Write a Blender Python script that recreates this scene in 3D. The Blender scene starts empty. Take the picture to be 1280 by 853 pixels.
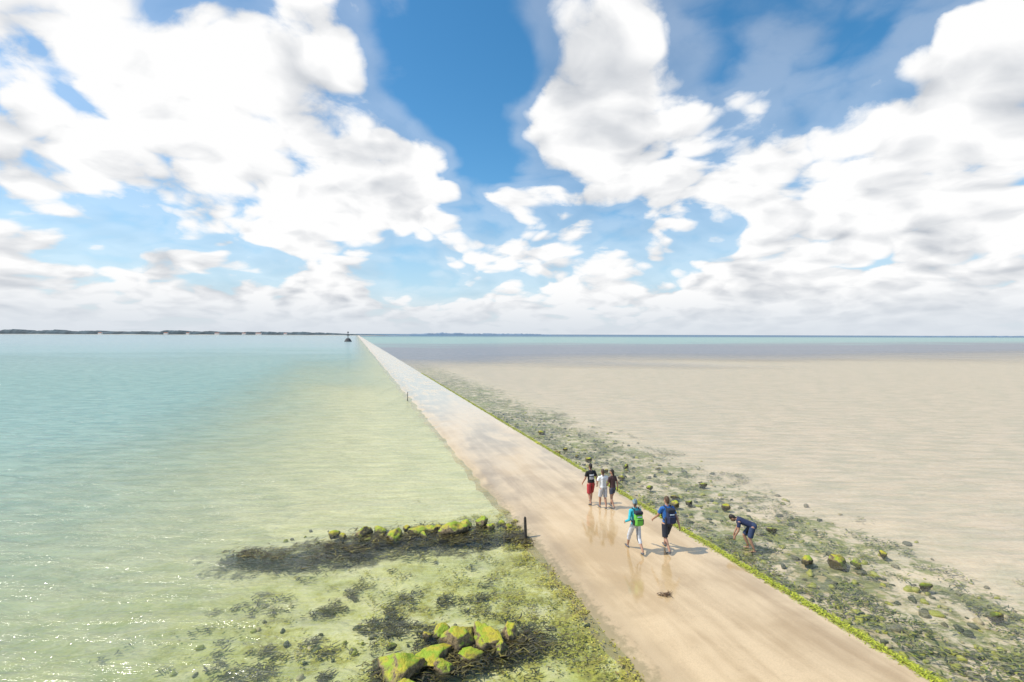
import bpy, bmesh, math, random
import numpy as np
from mathutils import Vector, Matrix, noise as mnoise

random.seed(7); np.random.seed(7)
scene = bpy.context.scene
col = scene.collection
scene.view_settings.view_transform = 'Standard'; scene.view_settings.look = 'None'; scene.view_settings.exposure = 0
TH = 0.3123
CT, ST = math.cos(TH), math.sin(TH)
def road_xy(t, s):           # road frame (t across, s along) -> world
    return (t*CT - s*ST, t*ST + s*CT)
def to_ts(x, y):
    return (x*CT + y*ST, -x*ST + y*CT)
ROAD_L, ROAD_R = 6.22, 12.06
WATER_Z = -0.10

# ------------------------------------------------------------------ node helpers
class NT:
    def __init__(s, tree):
        s.t = tree; s.N = tree.nodes; s.L = tree.links
    def put(s, sock, v):
        if v is None: return
        if isinstance(v, bpy.types.NodeSocket): s.L.new(v, sock)
        else:
            if sock.type == 'RGBA' and not isinstance(v,(int,float)) and len(v) == 3: v = (*v, 1)
            sock.default_value = v
    def node(s, typ, **p):
        n = s.N.new(typ)
        for k, v in p.items(): setattr(n, k, v)
        return n
    def m(s, op, a, b=None, c=None, clamp=False):
        n = s.node('ShaderNodeMath', operation=op, use_clamp=clamp)
        for i, v in enumerate((a, b, c)): s.put(n.inputs[i], v)
        return n.outputs[0]
    def vm(s, op, a, b=None, scale=None):
        n = s.node('ShaderNodeVectorMath', operation=op)
        s.put(n.inputs[0], a)
        if b is not None: s.put(n.inputs[1], b)
        if scale is not None: s.put(n.inputs['Scale'], scale)
        return n.outputs['Value'] if op in ('DOT_PRODUCT','LENGTH','DISTANCE') else n.outputs[0]
    def ss(s, x, a, b, lo=0.0, hi=1.0, smooth=True):
        n = s.node('ShaderNodeMapRange', interpolation_type='SMOOTHSTEP' if smooth else 'LINEAR')
        s.put(n.inputs['Value'], x)
        n.inputs['From Min'].default_value = a; n.inputs['From Max'].default_value = b
        n.inputs['To Min'].default_value = lo; n.inputs['To Max'].default_value = hi
        return n.outputs['Result']
    def mix(s, f, a, b, blend='MIX'):
        n = s.node('ShaderNodeMix', data_type='RGBA', blend_type=blend)
        s.put(n.inputs[0], f); s.put(n.inputs[6], a); s.put(n.inputs[7], b)
        return n.outputs[2]
    def noise(s, vec, scale, detail=4, rough=0.5, dist=0.0, lac=2.0):
        n = s.node('ShaderNodeTexNoise')
        s.put(n.inputs['Vector'], vec)
        n.inputs['Scale'].default_value = scale; n.inputs['Detail'].default_value = detail
        n.inputs['Roughness'].default_value = rough; n.inputs['Distortion'].default_value = dist
        n.inputs['Lacunarity'].default_value = lac
        return n.outputs['Fac']
    def noisec(s, vec, scale, detail=2):
        n = s.node('ShaderNodeTexNoise')
        s.put(n.inputs['Vector'], vec)
        n.inputs['Scale'].default_value = scale; n.inputs['Detail'].default_value = detail
        return n.outputs['Color']
    def vor(s, vec, scale, detail=0, feature='F1', smooth=None, out='Distance', rough=0.5):
        n = s.node('ShaderNodeTexVoronoi', feature=feature)
        s.put(n.inputs['Vector'], vec)
        n.inputs['Scale'].default_value = scale
        n.inputs['Detail'].default_value = detail
        n.inputs['Roughness'].default_value = rough
        if smooth is not None: n.inputs['Smoothness'].default_value = smooth
        return n.outputs[out]
    def bump(s, h, strength, dist, normal=None):
        n = s.node('ShaderNodeBump')
        s.put(n.inputs['Height'], h); s.put(n.inputs['Strength'], strength)
        n.inputs['Distance'].default_value = dist
        if normal is not None: s.put(n.inputs['Normal'], normal)
        return n.outputs[0]

def new_mat(name):
    m = bpy.data.materials.new(name); m.use_nodes = True
    m.node_tree.nodes.clear()
    t = NT(m.node_tree)
    out = t.node('ShaderNodeOutputMaterial')
    return m, t, out
def principled(t, out, base, rough=0.8, normal=None, spec=None, metal=0.0):
    b = t.node('ShaderNodeBsdfPrincipled')
    t.put(b.inputs['Base Color'], base); t.put(b.inputs['Roughness'], rough)
    if normal is not None: t.put(b.inputs['Normal'], normal)
    if spec is not None: t.put(b.inputs['Specular IOR Level'], spec)
    b.inputs['Metallic'].default_value = metal
    t.L.new(b.outputs[0], out.inputs['Surface'])
    return b
def simple_mat(name, c, rough=0.8, var=0.25, scale=8.0, bump=0.2, bd=0.01):
    m, t, out = new_mat(name)
    P = t.node('ShaderNodeTexCoord').outputs['Object']
    n = t.noise(P, scale, 3, 0.6)
    c2 = tuple(x*(1-var) for x in c); c3 = tuple(min(1, x*(1+var)) for x in c)
    base = t.mix(t.ss(n, 0.3, 0.7), c2, c3)
    nrm = t.bump(t.noise(P, scale*5, 2, 0.6), bump, bd) if bump > 0 else None
    principled(t, out, base, rough, nrm)
    return m
def ts_nodes(t):
    P = t.node('ShaderNodeNewGeometry').outputs['Position']
    tt = t.vm('DOT_PRODUCT', P, (CT, ST, 0)); s = t.vm('DOT_PRODUCT', P, (-ST, CT, 0))
    return P, tt, s

# ------------------------------------------------------------------ WORLD / SKY
SUN_EL = math.radians(52)
sun_dir = Vector((-1.0, -0.12, 0)).normalized()*math.cos(SUN_EL) + Vector((0, 0, math.sin(SUN_EL)))
world = bpy.data.worlds.new("World"); scene.world = world; world.use_nodes = True
w = NT(world.node_tree); w.N.clear()

tc = w.node('ShaderNodeTexCoord').outputs['Generated']
Dn = w.vm('NORMALIZE', tc)
sp = w.node('ShaderNodeSeparateXYZ'); w.L.new(Dn, sp.inputs[0])
zc = w.m('MAXIMUM', sp.outputs[2], -0.02)
Q = w.vm('SCALE', Dn, scale=w.m('DIVIDE', 1.0, w.m('ADD', zc, 0.34)))
warpc = w.vm('SUBTRACT', w.noisec(Q, 2.4, 3), (0.5, 0.5, 0.5))
Qw = w.vm('ADD', Q, w.vm('SCALE', warpc, scale=0.22))
def field(vec, det):
    n1 = w.noise(vec, 2.4, det, 0.57)
    v1 = w.vor(w.vm('ADD', vec, w.vm('SCALE', (0.7, 0.4, -0.6), scale=w.m('MULTIPLY', n1, 0.16))), 6.0, 1.0, rough=.5)
    return w.m('ADD', w.m('MULTIPLY', n1, 1.15), w.m('MULTIPLY', w.m('SUBTRACT', 0.47, v1), 0.42))
f0 = field(Qw, 8); f1 = field(w.vm('ADD', Qw, tuple(sun_dir*0.05 + Vector((0, 0, 0.05)))), 5)
Dw = w.vm('ADD', Dn, w.vm('SCALE', warpc, scale=0.16))
# big cloud masses / blue gaps on the celestial sphere: (x/y slope, z/y slope, radius, weight)
blobs = [
 (-0.13,0.66,0.17,-0.56),(-0.09,0.48,0.15,-0.52),(-0.03,0.35,0.09,-0.42),
 (0.42,0.66,0.12,-0.32),(0.76,0.61,0.14,-0.42),(0.24,0.25,0.08,-0.36),(0.38,0.21,0.08,-0.36),(-0.22,0.11,0.10,-0.30),(-0.80,0.155,0.15,-0.24),(-0.88,0.50,0.06,-0.20),(-0.52,0.150,0.11,-0.20),
 (-0.66,0.44,0.52,0.27),(-0.42,0.58,0.18,0.20),(-0.24,0.32,0.13,0.32),(-0.95,0.34,0.30,0.10),(-0.45,0.25,0.22,0.12),
 (0.17,0.56,0.16,0.34),(0.22,0.36,0.16,0.32),(0.70,0.34,0.50,0.36),(1.02,0.58,0.14,0.2),(0.05,0.22,0.10,0.16)]
acc = w.m('ADD', w.ss(zc, 0.26, 0.03, 0.035, 0.20), w.ss(zc, 0.14, 0.05, 0.0, 0.10))
for (u, v, r, wt) in blobs:
    c = Vector((u, 1, v)).normalized()
    acc = w.m('ADD', w.ss(w.vm('DISTANCE', Dw, tuple(c)), r*1.3, 0.0, 0.0, wt), acc)
d0 = w.m('ADD', f0, acc)
alpha = w.ss(d0, 0.57, 0.76)
thick = w.ss(d0, 0.84, 1.30)
light = w.m('MULTIPLY', w.m('SUBTRACT', f0, f1), 2.0)
light = w.m('ADD', light, 0.90)
light = w.m('SUBTRACT', light, w.m('MULTIPLY', thick, 0.34), clamp=True)
K = 10.0
ccol = w.mix(light, (0.45*K, 0.49*K, 0.55*K), (1.0*K, 1.0*K, 1.0*K))
sky = w.node('ShaderNodeTexSky', sky_type='NISHITA')
sky.sun_disc = False; sky.sun_elevation = SUN_EL
sky.sun_rotation = math.atan2(sun_dir.x, sun_dir.y)
sky.altitude = 0; sky.air_density = 1.0; sky.dust_density = 0.6; sky.ozone_density = 2.0
hs = w.node('ShaderNodeHueSaturation'); hs.inputs['Saturation'].default_value = 1.33; hs.inputs['Value'].default_value = 1.65; hs.inputs['Hue'].default_value = 0.49
w.L.new(sky.outputs[0], hs.inputs['Color'])
clear = w.mix(w.ss(sp.outputs[2], 0.30, 0.05, 0.0, 0.62), hs.outputs[0], (0.50*K, 0.70*K, 0.88*K))
veil = w.ss(d0, 0.28, 0.58, 0.0, 0.24)
skyc = w.mix(w.m('MAXIMUM', alpha, veil), clear, ccol)
haze = w.ss(sp.outputs[2], 0.10, -0.005, 0.0, 0.90)
skyc = w.mix(haze, skyc, (0.69*K, 0.745*K, 0.81*K))
bg = w.node('ShaderNodeBackground'); bg.inputs['Strength'].default_value = 0.1
w.L.new(skyc, bg.inputs['Color'])
wo = w.node('ShaderNodeOutputWorld'); w.L.new(bg.outputs[0], wo.inputs[0])
world.cycles.sampling_method = 'MANUAL'; world.cycles.sample_map_resolution = 256

sun = bpy.data.lights.new("sun", 'SUN'); sun.energy = 4.5; sun.angle = math.radians(0.6); sun.color = (1.0, 0.945, 0.855)
so = bpy.data.objects.new("sun", sun); col.objects.link(so)
so.rotation_mode = 'QUATERNION'; so.rotation_quaternion = sun_dir.to_track_quat('Z', 'Y'); so.location = (0, 0, 60)

# ------------------------------------------------------------------ CAMERA
cam = bpy.data.cameras.new("camera"); cam.lens = 17.0; cam.sensor_width = 36; cam.clip_end = 120000; cam.clip_start = 0.1
co = bpy.data.objects.new("camera", cam); col.objects.link(co)
M = Matrix.Rotation(math.radians(90-0.80), 4, 'X') @ Matrix.Rotation(math.radians(0.2), 4, 'Z')
co.matrix_world = Matrix.Translation((0, 0, 7.5)) @ M
scene.camera = co

def link_mesh(name, verts, faces, mats, smooth=False, midx=None):
    me = bpy.data.meshes.new(name); me.from_pydata(verts, [], faces); me.update()
    for m_ in mats: me.materials.append(m_)
    if smooth: me.polygons.foreach_set('use_smooth', [True]*len(me.polygons))
    if midx is not None: me.polygons.foreach_set('material_index', midx)
    o = bpy.data.objects.new(name, me); col.objects.link(o)
    return o

# ------------------------------------------------------------------ MATERIALS of the ground
# --- seabed
mat_bed, t, out = new_mat("seabed_sand_and_weed")
P, tt, s = ts_nodes(t)
wc = t.vm('SUBTRACT', t.noisec(P, 0.35, 3), (0.5, 0.5, 0.5))
wsep = t.node('ShaderNodeSeparateXYZ'); t.put(wsep.inputs[0], wc)
tw = t.m('ADD', tt, t.m('MULTIPLY', wsep.outputs[0], 5.0))
sw = t.m('ADD', s, t.m('MULTIPLY', wsep.outputs[1], 8.0))
nf = t.noise(P, 6.0, 4, 0.65); nm = t.noise(P, 1.3, 5, 0.66); nl = t.noise(P, 0.25, 2, 0.5)
side = t.ss(tt, 8.9, 9.1)
sandL = t.mix(t.ss(nf, 0.3, 0.7), (0.62, 0.54, 0.33), (0.73, 0.66, 0.44))
greenish = t.m('MULTIPLY', t.ss(sw, 24, 9), t.ss(t.m('ADD', nm, t.m('MULTIPLY', nl, .5)), 0.50, 0.85))
sandL = t.mix(t.m('MULTIPLY', greenish, .85), sandL, (0.50, 0.49, 0.12))
sandR = t.mix(t.ss(nf, 0.3, 0.7), (0.70, 0.56, 0.40), (0.78, 0.66, 0.50))
sand = t.mix(side, sandL, sandR)
# left weeds
wl_near = t.m('MULTIPLY', t.ss(sw, 21, 13), t.ss(tw, -9, -2))
wl_edge = t.m('MULTIPLY', t.ss(tw, 2.6, 6.2), t.ss(sw, 26, 14))
thr = t.m('ADD', t.m('MULTIPLY', wl_near, 0.08), t.m('MULTIPLY', wl_edge, 0.12))
fw = t.ss(t.m('ADD', t.m('ADD', nm, t.m('MULTIPLY', t.m('SUBTRACT', nf, 0.5), 0.8)), thr), 0.58, 0.72)
fw = t.m('MULTIPLY', fw, t.m('MAXIMUM', wl_near, wl_edge))
weedc = t.mix(t.ss(nf, 0.4, 0.6), (0.17, 0.13, 0.04), (0.42, 0.37, 0.07))
colL = t.mix(t.m('MULTIPLY', fw, 0.85), sand, weedc)
# dark submerged bank around the row of rocks (ellipse in world metres)
mp = t.node('ShaderNodeMapping', vector_type='TEXTURE'); mp.inputs['Location'].default_value = (-4.3, 17.75, 0); mp.inputs['Rotation'].default_value = (0, 0, .22); mp.inputs['Scale'].default_value = (6.2, 1.25, 1e6)
t.put(mp.inputs['Vector'], t.vm('ADD', P, t.vm('SCALE', wc, scale=1.6)))
bank = t.ss(t.m('ADD', t.vm('LENGTH', mp.outputs[0]), t.m('MULTIPLY', t.m('SUBTRACT', nm, .5), 2.4)), 1.05, 0.70)
colL = t.mix(t.m('MULTIPLY', bank, 0.85), colL, t.mix(t.ss(nf, .42, .62), (0.035, 0.035, 0.022), (0.20, 0.17, 0.06)))
# right weeds band
band = t.m('MULTIPLY', t.ss(tw, 20.5, 15.5), t.ss(s, 170, 60))
nr = t.m('ADD', nm, t.m('MULTIPLY', t.m('SUBTRACT', nf, 0.5), 0.5))
fr = t.m('MULTIPLY', t.ss(t.m('ADD', nr, t.m('MULTIPLY', band, 0.16)), 0.52, 0.70), t.ss(band, 0.02, 0.35))
vc = t.vor(P, 5.0, 0, 'F1', out='Color')
vcs = t.node('ShaderNodeSeparateXYZ'); t.put(vcs.inputs[0], vc)
weedr = t.mix(vcs.outputs[0], (0.05, 0.075, 0.025), (0.27, 0.27, 0.07))
weedr = t.mix(t.ss(vcs.outputs[1], 0.80, 0.85), weedr, (0.44, 0.35, 0.18))
weedr = t.mix(t.ss(nl, 0.45, 0.6, 0, .6), weedr, (0.24, 0.28, 0.04))
colR = t.mix(t.m('MULTIPLY', fr, 0.88), sand, weedr)
base = t.mix(side, colL, colR)
rp = t.node('ShaderNodeMapping'); rp.inputs['Rotation'].default_value = (0, 0, math.radians(-6)); rp.inputs['Scale'].default_value = (0.35, 2.6, 1)
t.put(rp.inputs['Vector'], P)
rip = t.noise(rp.outputs[0], 1.5, 3, 0.55, 0.8)
base = t.mix(t.ss(rip, 0.40, 0.60, 0.26, 0.0), base, t.mix(1.0, base, (0.55, 0.55, 0.55), 'MULTIPLY'))  # ripple shading painted in: hollows of the sand ripples get a darker colour
principled(t, out, base, 0.85, t.bump(t.m('ADD', nf, t.m('MULTIPLY', rip, 1.5)), 0.7, 0.06))

# --- sea water
mat_sea, t, out = new_mat("sea_water")
P, tt, s = ts_nodes(t)
wc = t.vm('SUBTRACT', t.noisec(t.vm('MULTIPLY', P, (0.5, 1.3, 1.0)), 0.03, 4), (0.5, 0.5, 0.5))
wsep = t.node('ShaderNodeSeparateXYZ'); t.put(wsep.inputs[0], wc)
wc2 = t.vm('SUBTRACT', t.noisec(P, 0.2, 4), (0.5, 0.5, 0.5))
ws2 = t.node('ShaderNodeSeparateXYZ'); t.put(ws2.inputs[0], wc2)
tn = t.m('ADD', tt, t.m('MULTIPLY', ws2.outputs[0], 7.0))
side = t.ss(tt, 8.9, 9.1)
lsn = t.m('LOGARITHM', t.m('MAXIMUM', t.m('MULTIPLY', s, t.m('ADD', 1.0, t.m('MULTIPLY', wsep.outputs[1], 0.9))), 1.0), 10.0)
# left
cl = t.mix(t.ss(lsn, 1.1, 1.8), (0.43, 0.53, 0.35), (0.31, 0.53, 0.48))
cl = t.mix(t.ss(lsn, 1.9, 2.8), cl, (0.46, 0.56, 0.57))  # far water paled: distance haze mixed into the body colour
opL = t.m('MAXIMUM', t.ss(tn, 3.0, -22.0, 0.0, 0.74), t.ss(lsn, 1.65, 2.45, 0.0, 0.9))
opL = t.m('MULTIPLY', opL, t.ss(tt, 6.5, -3.0, 0.25, 1.0))
# right
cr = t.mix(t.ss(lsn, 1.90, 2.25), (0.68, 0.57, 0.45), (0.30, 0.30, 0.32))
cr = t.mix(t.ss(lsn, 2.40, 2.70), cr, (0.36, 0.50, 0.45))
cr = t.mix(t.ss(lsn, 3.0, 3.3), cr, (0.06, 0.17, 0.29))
opR = t.m('MAXIMUM', t.ss(tn, 14.0, 24.0, 0.0, 0.20), t.ss(lsn, 1.85, 2.3, 0.0, 0.92))
body_c = t.mix(side, cl, cr)
op = t.m('ADD', t.m('MULTIPLY', opL, t.m('SUBTRACT', 1.0, side)), t.m('MULTIPLY', opR, side))
# ripples
rotm = t.node('ShaderNodeMapping'); rotm.inputs['Rotation'].default_value = (0, 0, math.radians(22)); rotm.inputs['Scale'].default_value = (0.5, 1.6, 1)
t.put(rotm.inputs['Vector'], P)
R = rotm.outputs[0]
w1 = t.noise(R, 0.9, 5, 0.62, 0.6); w0 = t.noise(R, 0.12, 2, 0.6)
hgt = t.m('ADD', t.m('MULTIPLY', w1, 0.36), t.m('MULTIPLY', w0, 0.5))
amp = t.m('ADD', t.ss(tt, 4.0, -8.0, 0.42, 0.95), t.ss(tt, 14, 40, 0.0, 0.10))
nrm = t.bump(hgt, amp, 1.0)
tint = t.mix(side, (0.94, 0.985, 0.91), (0.965, 0.97, 0.93))
tint = t.mix(t.ss(w1, 0.40, 0.56, 0.32, 0.0), tint, (0.62, 0.72, 0.62))  # ripple shading put into the tint: wave troughs darker
tr = t.node('ShaderNodeBsdfTransparent'); t.put(tr.inputs[0], tint)
df = t.node('ShaderNodeBsdfDiffuse'); t.put(df.inputs[0], t.mix(t.ss(w1, 0.38, 0.60), t.mix(1.0, body_c, (0.66, 0.78, 0.82), 'MULTIPLY'), body_c))  # same painted ripple shading in the diffuse colour
t.put(df.inputs['Normal'], nrm)
mb = t.node('ShaderNodeMixShader'); t.put(mb.inputs[0], op); t.L.new(tr.outputs[0], mb.inputs[1]); t.L.new(df.outputs[0], mb.inputs[2])
gl = t.node('ShaderNodeBsdfGlossy'); gl.inputs['Roughness'].default_value = 0.10; t.put(gl.inputs['Normal'], nrm)
fr = t.node('ShaderNodeFresnel'); fr.inputs['IOR'].default_value = 1.33; t.put(fr.inputs['Normal'], nrm)
ff = t.m('MINIMUM', fr.outputs[0], t.ss(side, 0, 1, 0.40, 0.32))
ms = t.node('ShaderNodeMixShader'); t.put(ms.inputs[0], ff); t.L.new(mb.outputs[0], ms.inputs[1]); t.L.new(gl.outputs[0], ms.inputs[2])
t.L.new(ms.outputs[0], out.inputs['Surface'])

# --- road
mat_road, t, out = new_mat("wet_sandy_causeway")
P, tt, s = ts_nodes(t)
cmb = t.node('ShaderNodeCombineXYZ'); t.put(cmb.inputs[0], tt); t.put(cmb.inputs[1], t.m('MULTIPLY', s, 0.12)); 
RS = cmb.outputs[0]
streak = t.noise(RS, 1.4, 4, 0.6, 0.3); blot = t.noise(P, 0.45, 4, 0.6, 0.4); fine = t.noise(P, 40, 2, 0.7); mid = t.noise(P, 5, 5, 0.65)
a = t.m('ADD', t.m('MULTIPLY', streak, 0.6), t.m('MULTIPLY', blot, 0.5))
base = t.mix(t.ss(a, 0.40, 0.70), (0.48, 0.33, 0.165), (0.70, 0.52, 0.30))
base = t.mix(t.ss(s, 14, 60), base, t.mix(0.60, base, (0.66, 0.58, 0.45)))  # bright wet sheen of the far road painted as a lighter base colour
near = t.ss(s, 45, 15)
base = t.mix(t.m('MULTIPLY', near, t.ss(fine, 0.35, 0.7, 0, 0.24)), base, (0.28, 0.20, 0.11))
base = t.mix(t.m('MULTIPLY', near, t.ss(mid, 0.60, 0.75, 0, 0.32)), base, (0.36, 0.26, 0.15))
edgeR = t.ss(t.m('ADD', tt, t.m('MULTIPLY', t.m('SUBTRACT', mid, 0.5), 0.9)), ROAD_R-0.30, ROAD_R-0.05)
edgeL = t.ss(t.m('ADD', tt, t.m('MULTIPLY', t.m('SUBTRACT', mid, 0.5), 1.2)), ROAD_L+0.25, ROAD_L-0.1)
base = t.mix(t.m('MULTIPLY', edgeR, t.ss(s, 140, 40, 0.3, 0.9)), base, t.mix(t.ss(mid, 0.4, 0.6), (0.12, 0.13, 0.02), (0.36, 0.40, 0.04)))
base = t.mix(t.m('MULTIPLY', edgeL, t.ss(s, 30, 15, 0.10, 0.80)), base, (0.22, 0.18, 0.07))
damp = t.ss(t.m('ADD', tt, t.m('MULTIPLY', t.m('SUBTRACT', blot, 0.5), 2.5)), ROAD_L+1.3, ROAD_L+.2, 0, .35)
base = t.mix(damp, base, (0.38, 0.29, 0.17))
wet = t.ss(t.m('ADD', t.m('MULTIPLY', blot, 0.6), t.m('MULTIPLY', streak, 0.5)), 0.50, 0.70)
rough = t.m('ADD', t.m('MULTIPLY', wet, 0.18), t.ss(s, 20, 80, 0.05, 0.14))
nb = t.bump(t.m('ADD', t.m('MULTIPLY', fine, 0.15), mid), t.ss(s, 15, 60, 0.18, 0.03), 0.008)
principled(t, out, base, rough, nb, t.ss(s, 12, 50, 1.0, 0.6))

# ------------------------------------------------------------------ GROUND SHEETS
def axis(limit, near, step):
    v = list(np.arange(0, near, step)); x = near; d = step
    while x < limit: v.append(x); d *= 1.35; x += d
    v.append(limit); return v
def fbm(x, y, sc, oct=4):
    return mnoise.fractal(Vector((x*sc, y*sc, 3.3)), 1.0, 2.0, oct)
def sheet(name, zf, mat, near=26, step=0.3, limit=40000):
    ax = axis(limit, near, step); xs = [-v for v in ax[::-1]] + ax[1:]
    ay = axis(limit, near+6, step); ys = [-300, -80, -30, -10, -4] + [v for v in ay]
    V = [(x, y, zf(x, y)) for y in ys for x in xs]
    nx = len(xs)
    F = [(j*nx+i, j*nx+i+1, (j+1)*nx+i+1, (j+1)*nx+i) for j in range(len(ys)-1) for i in range(nx-1)]
    return link_mesh(name, V, F, [mat], True)
def bed_z(x, y):
    t_, s_ = to_ts(x, y)
    if t_ < ROAD_L: dd = ROAD_L - t_; z = -0.17 - min(1.6, 0.02*dd) - 0.10*min(1, dd/1.5)
    elif t_ > ROAD_R: dd = t_ - ROAD_R; z = -0.17 - 0.14*min(1, dd/1.2) - min(0.5, 0.004*dd)
    else: return -0.36
    if abs(x) < 40 and -5 < y < 60: z += 0.05*fbm(x, y, 0.7)
    return z
seabed = sheet("seabed", bed_z, mat_bed)
sea = sheet("sea_water", lambda x, y: WATER_Z, mat_sea, near=6, step=3)

# road: cambered slab with broken edges
prof = [(-0.75, -0.38), (-0.28, -0.13), (-0.02, -0.05), (0.35, -0.005)]
prof_t = []
for dt, z in prof: prof_t.append((ROAD_L+dt, z))
for k in range(1, 6): prof_t.append((ROAD_L+0.35+(ROAD_R-ROAD_L-0.7)*k/6, 0.035*math.sin(math.pi*k/6)))
for dt, z in [(0.35, 0.0), (0.03, -0.02), (-0.12, -0.14), (-0.5, -0.42)]: prof_t.append((ROAD_R-dt, z))
ss_ = list(np.arange(-12, 60, 0.35)); d = 0.4
while ss_[-1] < 2300: ss_.append(ss_[-1]+d); d = min(d*1.08, 60)
V = []; npf = len(prof_t)
for s_ in ss_:
    for k, (t_, z) in enumerate(prof_t):
        j = 0
        if k in (1, 2): j = 0.24*fbm(s_, 1.0, 0.6) 
        if k in (npf-3, npf-2): j = 0.07*fbm(s_, 9.0, 0.9)
        x, y = road_xy(t_+j, s_)
        V.append((x, y, z + (0.008*fbm(x, y, 0.8) if 2 < k < npf-3 else 0)))
F = [(j*npf+i, j*npf+i+1, (j+1)*npf+i+1, (j+1)*npf+i) for j in range(len(ss_)-1) for i in range(npf-1)]
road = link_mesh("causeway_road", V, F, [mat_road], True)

# ------------------------------------------------------------------ ROCKS
mat_rock, t, out = new_mat("algae_covered_rock")
geo = t.node('ShaderNodeNewGeometry'); P = geo.outputs['Position']
nz = t.node('ShaderNodeSeparateXYZ'); t.put(nz.inputs[0], geo.outputs['Normal'])
n1 = t.noise(P, 3.0, 4, 0.65); n2 = t.noise(P, 14, 4, 0.7)
rockc = t.mix(t.ss(n2, 0.35, 0.65), (0.10, 0.075, 0.045), (0.36, 0.26, 0.13))
alg = t.mix(t.ss(n1, 0.42, 0.6), (0.52, 0.44, 0.03), (0.30, 0.42, 0.02))
f = t.ss(t.m('ADD', t.m('MULTIPLY', nz.outputs[2], 0.45), t.m('ADD', t.m('MULTIPLY', n1, 0.6), t.m('MULTIPLY', n2, 0.35))), 0.68, 0.88)
base = t.mix(f, rockc, alg)
pz = t.node('ShaderNodeSeparateXYZ'); t.put(pz.inputs[0], P)
base = t.mix(t.ss(t.m('ADD', pz.outputs[2], t.m('MULTIPLY', n2, 0.06)), 0.0, -0.06, 0, 0.8), base, (0.045, 0.04, 0.02))
principled(t, out, base, 0.55, t.bump(n2, 1.0, 0.06))
mat_stone, t, out = new_mat("seabed_stone")
geo = t.node('ShaderNodeNewGeometry'); P = geo.outputs['Position']
rnd = geo.outputs['Random Per Island']
n2 = t.noise(P, 16, 3, 0.7)
c = t.mix(t.ss(n2, 0.35, 0.65), (0.09, 0.085, 0.045), (0.24, 0.21, 0.12))
c = t.mix(t.ss(rnd, 0.50, 0.55, 0, 0.8), c, (0.38, 0.38, 0.04))
c = t.mix(t.ss(rnd, 0.90, 0.92, 0, 0.8), c, (0.46, 0.36, 0.24))
c = t.mix(t.ss(rnd, 0.30, 0.25, 0, 0.8), c, (0.05, 0.065, 0.025))
principled(t, out, c, 0.6)

def rock_geom(cx, cy, cz, rx, ry, rz, seed, sub=3, ang=0):
    bm = bmesh.new(); bmesh.ops.create_icosphere(bm, subdivisions=sub, radius=1)
    vs = []
    ca, sa = math.cos(ang), math.sin(ang)
    rr = random.Random(seed*13+1)
    cuts = [(Vector((rr.gauss(0,1), rr.gauss(0,1), rr.gauss(.2,.8))).normalized(), rr.uniform(.55, .88)) for _ in range(8)]
    for v in bm.verts:
        n = v.co.normalized()
        k = 1 + 0.30*mnoise.noise(n*1.1+Vector((seed*3.1, seed, 0)))
        p = n*k*1.15
        for (cn, cd) in cuts:                     # broken facets
            q = p.dot(cn)
            if q > cd: p = p - cn*(q-cd)*.9
        p *= 1 + 0.15*mnoise.noise(n*2.8+Vector((seed, 5, seed)))+0.09*mnoise.noise(n*7+Vector((seed, 5, seed)))
        x, y, z = p.x*rx, p.y*ry, p.z*rz
        vs.append((cx + x*ca - y*sa, cy + x*sa + y*ca, cz + z))
    fs = [[v.index for v in f_.verts] for f_ in bm.faces]; bm.free()
    return vs, fs
def rock(x, y, size, hz, seed, zc=None):
    rr = random.Random(seed)
    vs, fs = rock_geom(x, y, WATER_Z-0.04 if zc is None else zc, size*rr.uniform(.85,1.25)/2, size*rr.uniform(.6,.95)/2, hz*rr.uniform(.65, 1.1), seed, 4, rr.uniform(-1.2, 1.2))
    return link_mesh("rock", vs, fs, [mat_rock], True)
rocks = [ # x, y, size, height
 (-6.75,18.3,.5,.2),(-6.3,18.0,.4,.2),(-5.6,18.35,.65,.22),(-5.0,18.6,.5,.22),(-4.45,18.2,.9,.26),(-4.1,18.9,.45,.2),(-3.65,18.6,.8,.24),
 (-2.9,19.0,.4,.16),(-2.3,18.7,1.05,.30),(-1.85,19.1,.7,.24),(-1.2,19.3,.6,.28),(-0.8,19.0,.4,.16),(-3.3,18.15,.4,.16),(-5.3,17.8,.35,.13),(-4.9,18.1,.3,.12),(-0.4,19.4,.5,.2),(-3.1,18.7,.5,.2),(-0.1,19.0,.35,.16),(.15,19.5,.4,.16),(-1.5,18.6,.35,.14),
 (-2.55,10.85,1.1,.36),(-1.85,11.35,1.0,.34),(-1.3,11.85,.95,.30),(-1.0,11.35,.55,.22),(-0.50,11.9,.8,.36),(-0.05,12.15,.65,.32),(-1.55,10.95,.55,.2),(-2.1,12.1,.35,.15),(-2.9,11.7,.3,.12),(-0.75,12.35,.6,.22),(-2.3,10.3,.6,.25),(-1.75,12.2,.5,.2),(-.2,11.6,.35,.18),
 (11.0,16.2,.65,.22),(10.0,16.3,.5,.15),(11.5,16.0,.3,.12),(8.05,21.9,.35,.17),(5.9,25.7,.5,.16),(4.1,30.2,.45,.16),(4.7,29.4,.5,.16),(2.3,37.5,.6,.2),(7.3,21.6,.4,.15),(9.5,21.3,.35,.22),
 (6.6,27.9,.35,.15),(10.2,18.9,.35,.13),(2.9,31.0,.5,.16),(3.6,32.0,.4,.15),(1.8,33.5,.55,.16),(6.9,24.0,.4,.14),(12.6,14.6,.35,.10),(13.2,13.1,.4,.11),(7.7,22.6,.3,.14),(5.3,27.0,.35,.14),(9.8,24.5,.35,.12),(8.4,27.5,.4,.12),(13.0,16.8,.35,.11)]
for i, r in enumerate(rocks): rock(*r, seed=i+3)

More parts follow.
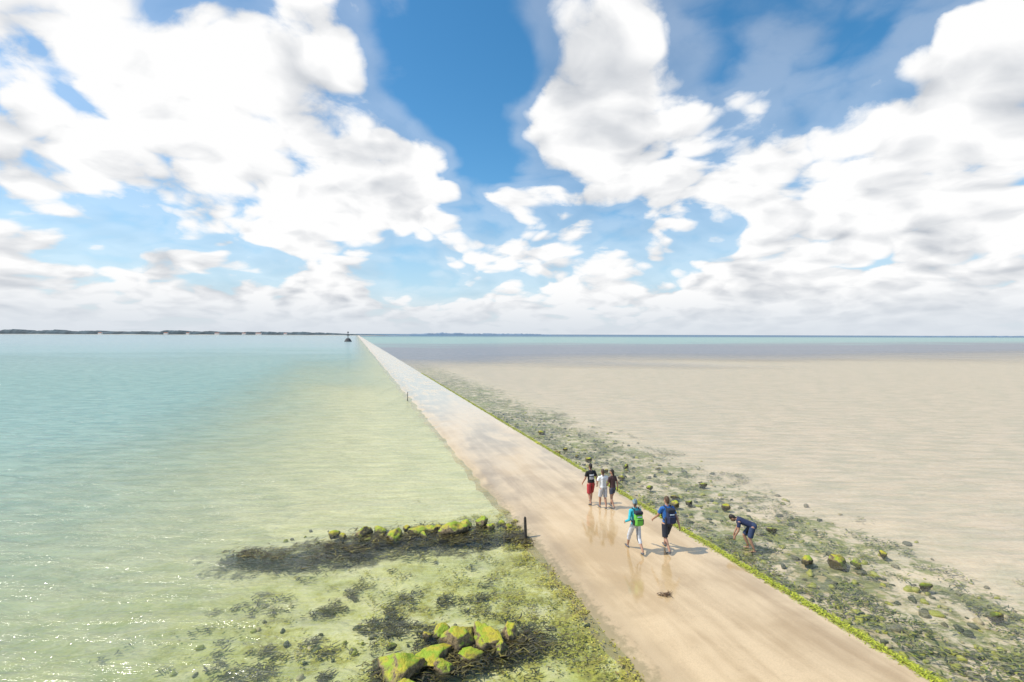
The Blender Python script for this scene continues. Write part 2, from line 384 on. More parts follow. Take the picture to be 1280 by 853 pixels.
# small stones (one mass)
V = []; F = []
def add_stone(x, y, sz, zc, seed):
    vs, fs = rock_geom(x, y, zc, sz*random.uniform(.7,1.2), sz*random.uniform(.5,.9), sz*random.uniform(.35,.7), seed, 2, random.uniform(0, 3))
    o = len(V); V.extend(vs); F.extend([[i+o for i in f_] for f_ in fs])
for i in range(900):
    s_ = 6 + 40*random.random()**1.5
    t_ = ROAD_R + 0.4 + abs(random.gauss(0, 1))*3.4
    if t_ > 20.5: continue
    x, y = road_xy(t_, s_); sz = random.choice([.05, .06, .08, .1, .13, .17])
    add_stone(x, y, sz, bed_z(x, y)+sz*0.2, i)
for i in range(120):
    x = random.gauss(-2.5, 2.6); y = random.gauss(18.3, .45) if random.random() < .5 else random.gauss(11.9, .8)
    if to_ts(x, y)[0] > ROAD_L-.3: continue
    sz = random.uniform(.05, .13); add_stone(x, y, sz, bed_z(x, y)+.03, i+2000)
link_mesh("stones", V, F, [mat_stone], True)

# ------------------------------------------------------------------ SEAWEED
def weed_mat(name, cols, rough=0.45):
    m, t, out = new_mat(name)
    rnd = t.node('ShaderNodeNewGeometry').outputs['Random Per Island']
    cr_ = t.node('ShaderNodeValToRGB'); t.put(cr_.inputs[0], rnd)
    e = cr_.color_ramp.elements
    while len(e) < len(cols): e.new(0.5)
    for i, c in enumerate(cols):
        e[i].position = i/(len(cols)-1); e[i].color = (*c, 1)
    principled(t, out, cr_.outputs[0], rough)
    return m
mat_wd = weed_mat("brown_seaweed", [(0.025, 0.02, 0.012), (0.06, 0.045, 0.018), (0.12, 0.10, 0.03), (0.04, 0.04, 0.025), (0.30, 0.25, 0.05)])
mat_wg = weed_mat("green_seaweed", [(0.18, 0.15, 0.04), (0.38, 0.34, 0.05), (0.54, 0.50, 0.08), (0.20, 0.14, 0.05), (0.44, 0.39, 0.07)])
mat_wr = weed_mat("mixed_seaweed", [(0.04, 0.05, 0.015), (0.08, 0.12, 0.03), (0.20, 0.20, 0.05), (0.34, 0.36, 0.05), (0.14, 0.10, 0.03)])
def blade(V, F, x, y, z, L, wd, ang, rise, curl):
    segs = 3; o = len(V)
    px, py, pz = x, y, z
    for k in range(segs+1):
        u = k/segs; a = ang + curl*u; ww = wd*(1-0.75*u*u)/2
        V.append((px-math.sin(a)*ww, py+math.cos(a)*ww, pz)); V.append((px+math.sin(a)*ww, py-math.cos(a)*ww, pz+0.2*ww))
        px += math.cos(a)*L/segs; py += math.sin(a)*L/segs; pz += rise*math.cos(u*2.6)/segs
    for k in range(segs): F.append((o+2*k, o+2*k+1, o+2*k+3, o+2*k+2))
def clumps(name, mat, pts, nb=14, L=(.12, .35), wd=(.015, .05), rise=.05, spread=.18, zoff=.02, flow=None, top=None):
    V = []; F = []
    for (x, y, k) in pts:
        zb = bed_z(x, y)
        if to_ts(x, y)[0] > ROAD_L-.7 and to_ts(x, y)[0] < ROAD_R+.5: zb = max(zb, -0.16)
        up = top is not None and mnoise.noise(Vector((x*1.3, y*2.2, 55))) > -.12
        for _ in range(int(nb*random.uniform(.6, 1.4))):
            a = random.uniform(0, 6.28) if flow is None else random.gauss(flow, .7)
            z0 = zb+zoff+random.random()*rise*k
            if up and random.random() < .6: z0 = WATER_Z + random.uniform(-.04, top)
            blade(V, F, x+random.gauss(0, spread*k), y+random.gauss(0, spread*k), z0, random.uniform(*L)*k, random.uniform(*wd), a, rise*random.uniform(-.2, 1)*k, random.uniform(-1.6, 1.6))
    return link_mesh(name, V, F, [mat], True)
pts = []
for i in range(1500):                       # dark, ragged belt round the row of rocks
    u = random.random()**.8; wdt = .22 + .62*math.sin(min(1, u*1.05)*math.pi*.85)
    x = -9.9 + 10.9*u + random.gauss(0, .3); y = 16.75 + 2.0*u + random.gauss(0, wdt*.65) - .45*math.sin(u*8)
    if to_ts(x, y)[0] < ROAD_L-.1 and mnoise.noise(Vector((x*.8, y*1.7, 31)))+.7*mnoise.noise(Vector((x*2.6, y*4, 31))) > -.02: pts.append((x, y, random.uniform(.5, 1.1)))
for i in range(300):
    u = random.random(); x = -3.0+3.6*u+random.gauss(0, .25); y = 10.6+1.5*u+random.gauss(0, .26); pts.append((x, y, random.uniform(.6, 1.1)))
clumps("brown_seaweed", mat_wd, pts, 15, rise=.03, zoff=.08, flow=.25, top=.02)
pts = []
for i in range(1200):                       # patches in the foreground
    x = random.gauss(-3.8, 2.3); y = random.gauss(12.4, 1.8)
    if mnoise.noise(Vector((x*.75, y*.75, 7)))+.5*mnoise.noise(Vector((x*2.4, y*2.4, 7))) > .16 and to_ts(x, y)[0] < ROAD_L-2.2: pts.append((x, y, random.uniform(.3, .8)))
clumps("brown_seaweed", mat_wd, pts, 14, rise=.05, zoff=.05, flow=.25)
pts = []
for i in range(2800):
    s_ = random.uniform(6, 20); t_ = ROAD_L - .1 - abs(random.gauss(0, 1.5))
    x, y = road_xy(t_, s_)
    if mnoise.noise(Vector((x*1.1, y*1.1, 2)))*1.0 + mnoise.noise(Vector((x*3.1, y*3.1, 2)))*.7> -.05+.10*(ROAD_L-t_): pts.append((x, y, random.uniform(.25, .8)))
for i in range(1300):
    x = random.gauss(-1.8, 3.0); y = random.gauss(13.0, 2.2)
    if mnoise.noise(Vector((x*.9, y*.9, 12))) +.5*mnoise.noise(Vector((x*2.9, y*2.9, 12)))> .08 and to_ts(x, y)[0] < ROAD_L-.2: pts.append((x, y, random.uniform(.3, .9)))
clumps("green_seaweed", mat_wg, pts, 7, L=(.05, .18), wd=(.015, .05), rise=.04, spread=.16, zoff=.06)
pts = []
for i in range(3600):
    s_ = 5 + 42*random.random()**1.3; t_ = ROAD_R + .3 + random.random()*8
    x, y = road_xy(t_, s_)
    if mnoise.noise(Vector((x*.55, y*.55, 22)))*1.2 + mnoise.noise(Vector((x*1.7, y*1.7, 2)))*.5 > -.02 + (t_-ROAD_R)*.03: pts.append((x, y, random.uniform(.5, 1.1)))
clumps("mixed_seaweed", mat_wr, pts, 9, L=(.08, .26), wd=(.02, .06), rise=.08, zoff=.05)
# bright algae fringe along the causeway's right-hand edge
mat_alg = weed_mat("algae_fringe", [(0.18, 0.22, 0.015), (0.42, 0.46, 0.03), (0.52, 0.54, 0.05), (0.30, 0.36, 0.02), (0.16, 0.13, 0.03)], .6)
V = []; F = []
for i in range(19000):
    s_ = 4 + 90*random.random()**1.7; nn = mnoise.noise(Vector((s_*.8, 0, 0)))
    t_ = ROAD_R + .02 + random.gauss(0, .12 + .12*nn) + .09*nn
    x, y = road_xy(t_, s_)
    z = -.03 if t_ < ROAD_R else -.03 - (t_-ROAD_R)*.4
    blade(V, F, x, y, z+random.uniform(0, .03), random.uniform(.05, .14), random.uniform(.015, .04), random.uniform(0, 6.28), random.uniform(.01, .05), random.uniform(-1, 1))
link_mesh("algae_fringe", V, F, [mat_alg], True)
# torn bit of seaweed lying on the road
V = []; F = []
for i in range(45):
    blade(V, F, 4.38+random.gauss(0, .10), 13.8+random.gauss(0, .04), .045+random.uniform(0, .03), random.uniform(.08, .2), random.uniform(.015, .03), random.gauss(-.3, .8), random.uniform(.0, .03), random.uniform(-1, 1))
link_mesh("washed_up_seaweed", V, F, [weed_mat("dry_seaweed", [(0.10, .05, .02), (.18, .09, .03), (.08, .05, .03)])], True)

# ------------------------------------------------------------------ POSTS
mat_wood = simple_mat("weathered_wood", (0.05, 0.042, 0.035), .8, .4, 12, .6, .02)
def post(t_, s_, h, r=.045):
    bm = bmesh.new(); x0, y0 = road_xy(t_, s_)
    zs = [-.4, -.1, .1, h*.5, h*.93, h]; rs = [1.15, 1.2, 1.0, .95, .9, .55]; rings = []
    lx, ly = random.uniform(-.04, .04), random.uniform(-.04, .04)
    for z, k in zip(zs, rs):
        rings.append([bm.verts.new((x0+lx*z+r*k*(1+.15*math.sin(a*2+z*4))*math.cos(a), y0+ly*z+r*k*math.sin(a), z)) for a in [i*math.tau/10 for i in range(10)]])
    for a, b in zip(rings, rings[1:]):
        for i in range(10): bm.faces.new((a[i], a[(i+1) % 10], b[(i+1) % 10], b[i]))
    bm.faces.new(rings[-1])
    me = bpy.data.meshes.new("wooden_post"); bm.to_mesh(me); bm.free(); me.materials.append(mat_wood)
    o = bpy.data.objects.new("wooden_post", me); col.objects.link(o)
post(6.0, 16.85, .72, .05)
post(5.7, 57, .8, .035)

# ------------------------------------------------------------------ REFUGE BEACON (far left of the road)
def lathe(name, prof, n=20, loc=(0, 0, 0), mat=None):
    V = []; F = []
    for (r, z) in prof:
        for i in range(n): a = i*math.tau/n; V.append((loc[0]+r*math.cos(a), loc[1]+r*math.sin(a), loc[2]+z))
    for j in range(len(prof)-1):
        for i in range(n): F.append((j*n+i, j*n+(i+1) % n, (j+1)*n+(i+1) % n, (j+1)*n+i))
    F.append(list(range((len(prof)-1)*n, len(prof)*n)))
    return link_mesh(name, V, F, [mat])
mat_dark = simple_mat("dark_beacon_paint", (0.03, 0.035, 0.04), .6)
mat_conc = simple_mat("beacon_masonry", (0.08, 0.08, 0.08), .9)
beacon = bpy.data.objects.new("refuge_beacon", None); col.objects.link(beacon)
bx, by = -156.0, 460.0
parts = [lathe("base", [(3.6, -.5), (3.3, .6), (2.0, 2.6), (1.4, 3.2)], 16, (0, 0, 0), mat_conc),
 lathe("mast", [(.38, 3.2), (.30, 6.2), (.25, 9.2)], 10, (0, 0, 0), mat_dark),
 lathe("platform", [(1.3, 5.6), (1.3, 5.8)], 12, (0, 0, 0), mat_dark),
 lathe("cage", [(1.2, 6.6), (1.2, 6.75)], 12, (0, 0, 0), mat_dark),
 lathe("topmark", [(.2, 8.2), (1.0, 8.3), (.1, 9.8)], 12, (0, 0, 0), mat_dark)]
for i in range(6):
    a = i*math.tau/6
    parts.append(lathe("strut_%d" % (i+1), [(.1, 5.8), (.1, 6.6)], 6, (1.15*math.cos(a), 1.15*math.sin(a), 0), mat_dark))
for p in parts: p.parent = beacon
beacon.location = (bx, by, 0)

# ------------------------------------------------------------------ DISTANT COAST
mat_trees = simple_mat("distant_trees", (0.065, 0.095, 0.11), .9, .4, .02, 0)  # bluish tone is aerial haze put into the base colour
mat_far = simple_mat("far_hazy_land", (0.20, 0.27, 0.35), .9, .15, .01, 0)  # stronger aerial haze painted into the colour: paler and bluer
mat_beach = simple_mat("coast_sand", (0.40, 0.38, 0.32), .9, .15, .01, 0)
def coast(name, x0, x1, y, h, mat, n, ramp=.1, base=0, depth=120, sd=0):
    V = []; F = []
    for i in range(n+1):
        u = i/n; x = x0+(x1-x0)*u
        e = min(1, (1-u)/ramp) if x1 < 20000 else 1
        e = min(e, 1 if x0 < -3000 else min(1, u/ramp))
        hh = base + h*e*(.65 + .35*abs(mnoise.noise(Vector((x*.006, sd, 0))))*2 + .22*mnoise.noise(Vector((x*.035, 5, sd))) + .12*mnoise.noise(Vector((x*.12, 9, sd))))
        for (dy, k) in ((0, 0), (6, .6), (18, 1.0), (depth*.6, .9), (depth, 0)):
            V.append((x, y+dy+20*mnoise.noise(Vector((x*.004, 1, sd))), -.3 + (hh+.3)*k))
    for i in range(n):
        for k in range(4): F.append((i*5+k, (i+1)*5+k, (i+1)*5+k+1, i*5+k+1))
    return link_mesh(name, V, F, [mat])
coast("coast_treeline", -3600, -505, 2000, 19, mat_trees, 900, .12)
coast("coast_beach", -3600, -420, 1960, 2.2, mat_beach, 200, .1, sd=3)
coast("distant_headland", -1250, 560, 5200, 20, mat_far, 300, .2, sd=7)
coast("distant_shore", 4300, 9000, 5600, 11, mat_far, 200, .2, sd=11)
mat_wall = simple_mat("white_render", (0.75, 0.74, 0.70), .8, .05); mat_roof = simple_mat("clay_roof", (0.30, 0.12, 0.07), .8, .2)
for i, (hx, hl) in enumerate([(-1420, 16), (-1330, 12), (-1210, 18), (-1100, 14), (-1040, 22), (-930, 12), (-1690, 14)]):
    w_, d_, h_, rr_ = hl, 8, 5.5, 3
    z0 = 1.5
    V = [(-w_/2, -d_/2, 0), (w_/2, -d_/2, 0), (w_/2, d_/2, 0), (-w_/2, d_/2, 0), (-w_/2, -d_/2, h_), (w_/2, -d_/2, h_), (w_/2, d_/2, h_), (-w_/2, d_/2, h_), (-w_/2, 0, h_+rr_), (w_/2, 0, h_+rr_)]
    F = [(0, 1, 5, 4), (2, 3, 7, 6), (1, 2, 6, 9, 5), (3, 0, 4, 8, 7), (4, 5, 9, 8), (6, 7, 8, 9)]
    V = [(x+hx, y+1985, z+z0) for x, y, z in V]
    link_mesh("white_house", V, F, [mat_wall, mat_roof], False, [0, 0, 0, 0, 1, 1])

# ------------------------------------------------------------------ PEOPLE
def cloth(name, c, r=.85): return simple_mat(name, c, r, .15, 14, .5, .01)
SKIN = simple_mat("skin", (0.42, 0.23, 0.15), .5, .08, 20, .1, .003)
HAIRD = simple_mat("dark_hair", (0.025, 0.017, 0.012), .5, .3, 30, .6, .01)
HAIRB = simple_mat("brown_hair", (0.10, 0.055, 0.03), .5, .3, 30, .6, .01)
SHOE = simple_mat("shoe", (0.10, 0.10, 0.11), .7)
EYE = simple_mat("eye", (0.02, 0.02, 0.02), .2)
WHITE = cloth("white_print", (0.8, 0.8, 0.8))

def V3(*a): return Vector(a)
class Body:
    def __init__(s): s.pr = []; s.V = []; s.F = []
    def seg(s, p0, p1, r0, r1, mat, side=None, cap=True, bias=0.0):
        p0 = Vector(p0); p1 = Vector(p1)
        if not isinstance(r0, tuple): r0 = (r0, r0)
        if not isinstance(r1, tuple): r1 = (r1, r1)
        ax = (p1-p0).normalized()
        sd = Vector(side) if side is not None else (V3(1, 0, 0) if abs(ax.x) < .9 else V3(0, 1, 0))
        sd = (sd - ax*sd.dot(ax)).normalized(); fw = ax.cross(sd)
        n = 14; rings = []
        if cap:
            for a in (80, 55, 28): 
                a = math.radians(a); m_ = min(r0); rings.append((p0-ax*m_*math.sin(a), r0[0]*math.cos(a), r0[1]*math.cos(a)))
        rings.append((p0, *r0)); rings.append((p1, *r1))
        if cap:
            for a in (28, 55, 80):
                a = math.radians(a); m_ = min(r1); rings.append((p1+ax*m_*math.sin(a), r1[0]*math.cos(a), r1[1]*math.cos(a)))
        o = len(s.V)
        for (c, a, b) in rings:
            for i in range(n):
                q = i*math.tau/n; s.V.append(tuple(c + sd*a*math.cos(q) + fw*b*math.sin(q)))
        for j in range(len(rings)-1):
            for i in range(n): s.F.append((o+j*n+i, o+j*n+(i+1) % n, o+(j+1)*n+(i+1) % n, o+(j+1)*n+i))
        s.F.append([o+i for i in range(n)][::-1]); s.F.append([o+(len(rings)-1)*n+i for i in range(n)])
        s.pr.append((np.array(p0), np.array(p1), r0, r1, np.array(sd), np.array(fw), np.array(ax), mat, bias, cap))
    def build(s, name, loc, heading, scale, postfn=None, voxel=.009):
        me = bpy.data.meshes.new(name+"_src"); me.from_pydata(s.V, [], s.F); me.update()
        bm = bmesh.new(); bm.from_mesh(me); bmesh.ops.recalc_face_normals(bm, faces=bm.faces); bm.to_mesh(me); bm.free()
        tmp = bpy.data.objects.new("tmp", me); col.objects.link(tmp)
        rm = tmp.modifiers.new("r", 'REMESH'); rm.mode = 'VOXEL'; rm.voxel_size = voxel; rm.use_smooth_shade = True
        sm = tmp.modifiers.new("s", 'SMOOTH'); sm.factor = .5; sm.iterations = 2
        dg = bpy.context.evaluated_depsgraph_get()
        m2 = bpy.data.meshes.new_from_object(tmp.evaluated_get(dg)); m2.name = name
        bpy.data.objects.remove(tmp); bpy.data.meshes.remove(me)
        n = len(m2.polygons); C = np.zeros(n*3); m2.polygons.foreach_get('center', C); C = C.reshape(-1, 3)
        best = np.full(n, 1e9); idx = np.zeros(n, int)
        mats = []
        for (p0, p1, r0, r1, sd, fw, ax, mat, bias, cap) in s.pr:
            L = np.linalg.norm(p1-p0); u = (C-p0)@ax; uc = np.clip(u, 0, L)/max(L, 1e-6)
            v = C-(p0+np.outer(uc*L, ax)); a = r0[0]+(r1[0]-r0[0])*uc; b = r0[1]+(r1[1]-r0[1])*uc
            mn = np.minimum(a, b); e = v@sd/a; f_ = v@fw/b; g_ = (v@ax)/(mn if cap else .004)
            d_ = (np.sqrt(e*e+f_*f_+g_*g_)-1)*(mn if cap else mn) - bias
            if mat not in mats: mats.append(mat)
            k = d_ < best; best[k] = d_[k]; idx[k] = mats.index(mat)
        if postfn: postfn(C, idx, mats)
        m2.materials.clear()
        for m_ in mats: m2.materials.append(m_)
        m2.polygons.foreach_set('material_index', idx.astype(np.int32)); m2.polygons.foreach_set('use_smooth', [True]*n)
        ob = bpy.data.objects.new(name, m2); col.objects.link(ob)
        return ob

def make_head(B, c, fwd, up, hair, hat=None, long_hair=False):
    fwd = fwd.normalized(); up = (up-fwd*up.dot(fwd)).normalized(); rt = fwd.cross(up)
    q = lambda x, y, z: c + rt*x + fwd*y + up*z
    B.seg(q(0, .0, -.035), q(0, -.012, .045), (.070, .088), (.074, .092), SKIN, rt)      # skull
    B.seg(q(0, .03, -.075), q(0, .035, -.04), (.045, .05), (.058, .055), SKIN, rt)       # jaw
    B.seg(q(0, .088, -.005), q(0, .108, -.03), .010, .015, SKIN, rt)                     # nose
    B.seg(q(-.02, .090, -.062), q(.02, .090, -.062), .008, .008, cloth_lip, up)
    for sx in (-1, 1):
        B.seg(q(sx*.074, -.005, .005), q(sx*.077, -.01, -.03), (.012, .020), (.010, .014), SKIN, rt)
        B.seg(q(sx*.03, .083, .008), q(sx*.031, .083, .008), .010, .010, EYE, rt, bias=.003)
    hm = hat or hair
    B.seg(q(0, -.035, .02), q(0, -.015, .062), (.078, .082), (.074, .088), hm, rt, bias=.004)
    if not hat or long_hair: B.seg(q(0, -.055, -.05), q(0, -.045, .03), (.062, .045), (.076, .06), hair, rt, bias=.003)
    if hat:
        B.seg(q(0, .07, .055), q(0, .14, .045), (.06, .012), (.045, .010), hat, rt, bias=.004)
        B.seg(q(0, -.055, -.03), q(0, -.05, .0), (.062, .04), (.07, .05), hair, rt)
    if long_hair:
        B.seg(q(0, -.06, -.05), q(0, -.085, -.22), (.075, .045), (.055, .025), hair, rt, bias=.004)

cloth_lip = simple_mat("lips", (0.35, 0.12, 0.10), .5)
def hand(B, wr, dr, palm_n):
    dr = dr.normalized(); sd = dr.cross(palm_n).normalized(); pn = sd.cross(dr)
    B.seg(wr, wr+dr*.075, (.024, .016), (.038, .014), SKIN, sd)
    for i, (o, L) in enumerate(((-.028, .062), (-.010, .072), (.010, .066), (.028, .052))):
        b = wr+dr*.078+sd*o; k = b+dr*L*.5+pn*.010; e = k+dr*L*.38+pn*.024
        B.seg(b, k, .0088, .0082, SKIN); B.seg(k, e, .0082, .007, SKIN)
    b = wr+dr*.025-sd*.022; k = b-sd*.03+dr*.03+pn*.008; B.seg(b, k, .012, .010, SKIN); B.seg(k, k+dr*.028+pn*.008, .010, .008, SKIN)

def leg(B, hip, knee, ank, toe_dir, shortm, k_short, flare, shoe, skin_lower=True, wid=1.0, lowm=None):
    B.seg(hip, knee, .082*wid, .055*wid, SKIN)
    cf = knee.lerp(ank, .3)
    B.seg(knee, cf, .053*wid, .056*wid, lowm or SKIN); B.seg(cf, ank, .056*wid, .034*wid, SKIN)
    if k_short <= 1: B.seg(hip+V3(0, 0, .0), hip.lerp(knee, k_short), .100*wid, .082*flare, shortm, cap=False, bias=.004)
    else:
        B.seg(hip, knee, .098*wid, .078*flare, shortm, bias=.004); B.seg(knee, knee.lerp(ank, k_short-1), .078*flare, .068*flare, shortm, bias=.004)
    td = toe_dir.normalized(); sd = V3(td.y, -td.x, 0)
    heel = ank + V3(0, 0, -.055) - td*.03
    B.seg(heel, heel+td*.12+V3(0, 0, -.002), (.034, .032), (.043, .026), shoe, sd)
    B.seg(heel+td*.12, heel+td*.19+V3(0, 0, -.010), (.043, .024), (.034, .016), shoe, sd)

def walker(name, loc, heading, H, shirt, shorts, hair, stride=.28, swing=.2, sleeve='short', k_short=.85, flare=1.1, shoe=SHOE, hat=None, long_hair=False, female=False, postfn=None, armpose=None, lead=1, headturn=0.0, extras=None):
    B = Body(); wf = .90 if female else 1.0
    hz = .93 - stride*.11
    sh_z = hz+.50; lean = .03
    B.seg(V3(0, -.005, hz+.0), V3(0, 0, hz+.10), (.155, .112), (.145, .105), shorts, (1, 0, 0), bias=.002)
    B.seg(V3(0, 0, hz+.10), V3(0, .01, hz+.24), (.150*wf, .108), (.155*wf, .11), shirt, (1, 0, 0), bias=.004)
    B.seg(V3(0, .01, hz+.24), V3(0, lean, hz+.42), (.155*wf, .11), (.175*wf, .115), shirt, (1, 0, 0))
    B.seg(V3(0, 0, hz+.04), V3(0, 0, hz+.12), (.168*wf, .122), (.155*wf, .112), shirt, (1, 0, 0), cap=False, bias=.006)
    B.seg(V3(-.135*wf, lean, sh_z-.035), V3(.135*wf, lean, sh_z-.035), (.065, .075), (.065, .075), shirt, (0, 0, 1))
    B.seg(V3(-.05, lean, sh_z+.015), V3(.05, lean, sh_z+.015), (.05, .06), (.05, .06), shirt, (0, 0, 1))
    B.seg(V3(0, lean, sh_z+.02), V3(0, lean+.02, sh_z+.13), .058*wf, .054*wf, SKIN)
    hc = V3(0, lean+.035, sh_z+.205)
    hf = V3(math.sin(headturn), math.cos(headturn), -.12)
    make_head(B, hc, hf, V3(0, 0, 1), hair, hat, long_hair)
    for sx in (-1, 1):
        f = 1 if sx == lead else -1
        hip = V3(sx*.092, 0, hz-.02)
        if f > 0: knee = V3(sx*.095, stride*.62+.03, hz-.44); ank = V3(sx*.09, stride+.0, .085+.01)
        else: knee = V3(sx*.10, -stride*.22+.02, hz-.45); ank = V3(sx*.09, -stride*1.0, .10+stride*.12)
        leg(B, hip, knee, ank, V3(sx*.12, 1, .1 if f > 0 else -.35*(stride > .1)), shorts, k_short, flare, shoe, wid=wf)
    for sx in (-1, 1):
        f = -1 if sx == lead else 1
        sh = V3(sx*.185*wf, lean, sh_z-.03)
        if armpose and sx in armpose:
            el, wr = [Vector(v) + V3(0, 0, hz) for v in armpose[sx]]
        else:
            el = sh + V3(sx*.06, swing*f*.6-.03, -.275); wr = el + V3(sx*.02, swing*f*.7+.09, -.225)
        B.seg(sh, el, .050*wf, .040*wf, SKIN); B.seg(el, wr, .040*wf, .026, SKIN)
        if sleeve == 'short': B.seg(sh, sh.lerp(el, .62), .060*wf, .062*wf, shirt, cap=False, bias=.004); B.seg(sh, sh.lerp(el, .1), .060*wf, .060*wf, shirt)
        elif sleeve == 'long': B.seg(sh, el, .060*wf, .050*wf, shirt, bias=.004); B.seg(el, el.lerp(wr, .93), .050*wf, .036, shirt, bias=.004)
        hand(B, wr, (wr-el).normalized()+V3(0, 0, -.2), V3(-sx, .1, 0))
    ob = B.build(name, loc, heading, 1, (lambda C, idx, mats: postfn(C, idx, mats, hz)) if postfn else None)
    if extras:
        for e in extras(hz, sh_z): e.parent = ob
    k = H/(sh_z+.33)
    ob.scale = (k, k, k); ob.location = loc; ob.rotation_euler = (0, 0, heading)
    return ob

def rbox(name, c, size, mat, bev=.04, rot=(0, 0, 0), taper=1.0):
    bm = bmesh.new(); bmesh.ops.create_cube(bm, size=1)
    for v in bm.verts:
        k = taper if v.co.z > 0 else 1
        v.co = Vector((v.co.x*size[0]*k, v.co.y*size[1]*k, v.co.z*size[2]))
    bmesh.ops.bevel(bm, geom=bm.edges[:], offset=bev, segments=4, affect='EDGES', profile=.6)
    bmesh.ops.transform(bm, matrix=Matrix.Translation(c) @ Matrix.Rotation(rot[0], 4, 'X'), verts=bm.verts)
    me = bpy.data.meshes.new(name); bm.to_mesh(me); bm.free(); me.materials.append(mat)
    me.polygons.foreach_set('use_smooth', [True]*len(me.polygons))
    o = bpy.data.objects.new(name, me); col.objects.link(o); return o
def tube_path(name, pts, r, mat):
    cu = bpy.data.curves.new(name, 'CURVE'); cu.dimensions = '3D'; cu.bevel_depth = r; cu.resolution_u = 4
    sp_ = cu.splines.new('NURBS'); sp_.points.add(len(pts)-1); sp_.use_endpoint_u = True; sp_.order_u = 3
    for p, q in zip(sp_.points, pts): p.co = (*q, 1)
    cu.materials.append(mat); o = bpy.data.objects.new(name, cu); col.objects.link(o); return o
def backpack(main, dark, light):
    def f(hz, shz):
        yb = -.17
        o = [rbox("backpack_body", (0, yb-.03, hz+.27), (.29, .17, .44), main, .06, (-.06, 0, 0), .86),
             rbox("backpack_lid", (0, yb-.03, hz+.47), (.27, .19, .11), dark, .045),
             rbox("backpack_pocket", (0, yb-.13, hz+.20), (.22, .07, .22), main, .03),
             rbox("backpack_stripe", (0, yb-.128, hz+.36), (.15, .02, .035), light, .008),
             rbox("backpack_zip", (0, yb-.168, hz+.27), (.19, .01, .012), dark, .004),
             rbox("backpack_side_pocket", (.155, yb-.02, hz+.16), (.05, .11, .18), dark, .02),
             rbox("backpack_side_pocket", (-.155, yb-.02, hz+.16), (.05, .11, .18), dark, .02)]
        for sx in (-1, 1):
            o.append(tube_path("backpack_strap", [(sx*.08, -.12, hz+.46), (sx*.10, -.05, shz+.05), (sx*.105, .04, shz+.055), (sx*.115, .14, hz+.42), (sx*.13, .145, hz+.30), (sx*.16, .06, hz+.16), (sx*.14, -.12, hz+.10)], .018, dark))
        return o
    return f
def tee_print(C, idx, mats, hz):
    if WHITE not in mats: mats.append(WHITE)
    wi = mats.index(WHITE)
    x, y, z = C[:, 0], C[:, 1], C[:, 2]-hz
    back = (y < -.03) & (np.abs(x) < .11)
    k = back & (((z > .33) & (z < .40)) | ((z > .19) & (z < .29) & ~((z > .235) & (z < .25)) & (np.abs(np.sin(x*70)) > .25)))
    idx[k] = wi
BLACK = cloth("black_cotton", (0.015, 0.015, 0.017)); RED = cloth("red_shorts", (0.42, 0.04, 0.045)); WT = cloth("white_cotton", (0.78, 0.78, 0.78))
GREY = cloth("light_grey_shorts", (0.50, 0.50, 0.52)); DKTOP = cloth("dark_plum_top", (0.07, 0.035, 0.035)); DENIM = cloth("dark_denim", (0.06, 0.07, 0.11))
TURQ = cloth("turquoise_top", (0.04, 0.42, 0.50)); PALE = cloth("pale_trousers", (0.60, 0.61, 0.64)); BLUE = cloth("blue_cotton", (0.03, 0.14, 0.42)); NAVY = cloth("navy_cloth", (0.02, 0.03, 0.08))
GREEN = cloth("green_nylon", (0.16, 0.48, 0.06)); DKN = cloth("dark_nylon", (0.02, 0.025, 0.04)); CAPM = cloth("grey_blue_cap", (0.20, 0.28, 0.33)); LBL = cloth("pale_blue_nylon", (0.55, 0.65, 0.75))
RZ = .03
walker("walking_man", (3.50, 21.2, RZ), TH+.05, 1.78, BLACK, RED, HAIRD, stride=.16, swing=.12, k_short=.95, flare=1.15, postfn=tee_print, shoe=SHOE)
walker("walking_man", (3.94, 20.7, RZ), TH-.05, 1.68, WT, GREY, HAIRB, stride=.13, swing=.1, k_short=.9, flare=1.15, lead=-1, armpose={-1: [(-.28, .02, .24), (-.20, .20, .10)], 1: [(.28, -.02, .24), (.22, .16, .08)]})
walker("walking_woman", (4.36, 20.75, RZ), TH+.2, 1.66, DKTOP, DENIM, HAIRD, stride=.20, swing=.1, k_short=.55, flare=1.0, female=True, long_hair=True, headturn=-.5)
walker("hiker_with_backpack", (4.27, 16.55, RZ), TH-.1, 1.80, TURQ, PALE, HAIRB, stride=.36, swing=.25, sleeve='long', k_short=1.3, flare=.92, hat=CAPM, female=True, lead=-1,
       armpose={-1: [(-.27, -.10, .22), (-.30, .10, .10)]}, extras=backpack(GREEN, DKN, LBL))
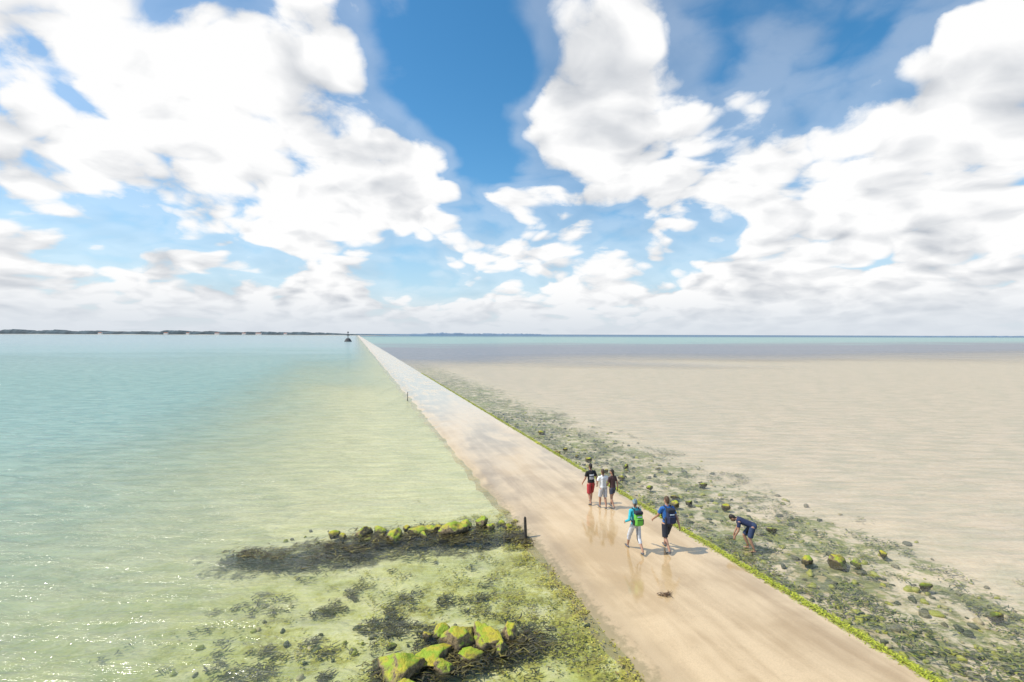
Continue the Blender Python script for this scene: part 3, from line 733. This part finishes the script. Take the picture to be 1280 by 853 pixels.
walker("hiker_with_backpack", (5.40, 16.65, RZ), TH-.12, 1.86, BLUE, DKN, HAIRB, stride=.32, swing=.28, k_short=.95, flare=1.12, lead=1, extras=backpack(NAVY, DKN, LBL), headturn=-.3)

# bending man, searching in the shallow water beside the causeway
def bending():
    B = Body(); hz = .86
    hipc = V3(0, -.10, hz); ch = V3(0, .30, hz+.13)
    d_ = (ch-hipc).normalized()
    B.seg(hipc-d_*.03, hipc+d_*.08, (.158, .12), (.150, .11), NAVY2, (1, 0, 0), bias=.002)
    B.seg(hipc+d_*.07, hipc+d_*.24, (.152, .112), (.158, .112), NAVY, (1, 0, 0), bias=.004)
    B.seg(hipc+d_*.24, hipc+d_*.42, (.158, .112), (.175, .115), NAVY, (1, 0, 0))
    c = hipc+d_*.46
    B.seg(c+V3(-.14, 0, 0), c+V3(.14, 0, 0), .07, .07, NAVY)
    B.seg(c+d_*.03, c+d_*.13+V3(0, 0, .0), .058, .054, SKIN)
    hcn = c+d_*.20+V3(0, 0, -.03)
    make_head(B, hcn, V3(0, .45, -1), V3(0, 1, .35), HAIRD)
    for sx in (-1, 1):
        hip = hipc+V3(sx*.095, 0, -.03); off = .10 if sx > 0 else -.06
        knee = V3(sx*.14, off+.05, .45); ank = V3(sx*.15, off-.10, .09)
        leg(B, hip, knee, ank, V3(sx*.15, 1, 0), NAVY2, .9, 1.12, SKIN)
        sh = c+V3(sx*.18, -.01, -.02)
        el = sh+V3(sx*.05, .02, -.28); wr = el+V3(-sx*.05, .10, -.23)
        B.seg(sh, el, .050, .040, SKIN); B.seg(el, wr, .040, .026, SKIN)
        B.seg(sh, sh.lerp(el, .6), .062, .062, NAVY, cap=False, bias=.004)
        hand(B, wr, V3(0, .15, -1), V3(-sx, -.2, 0))
    ob = B.build("bending_man", None, 0, 1)
    ob.location = (8.58, 17.35, -.26); ob.rotation_euler = (0, 0, math.radians(68)); ob.scale = (1.05,)*3
NAVY2 = cloth("navy_shorts", (0.03, 0.05, 0.11))
bending()
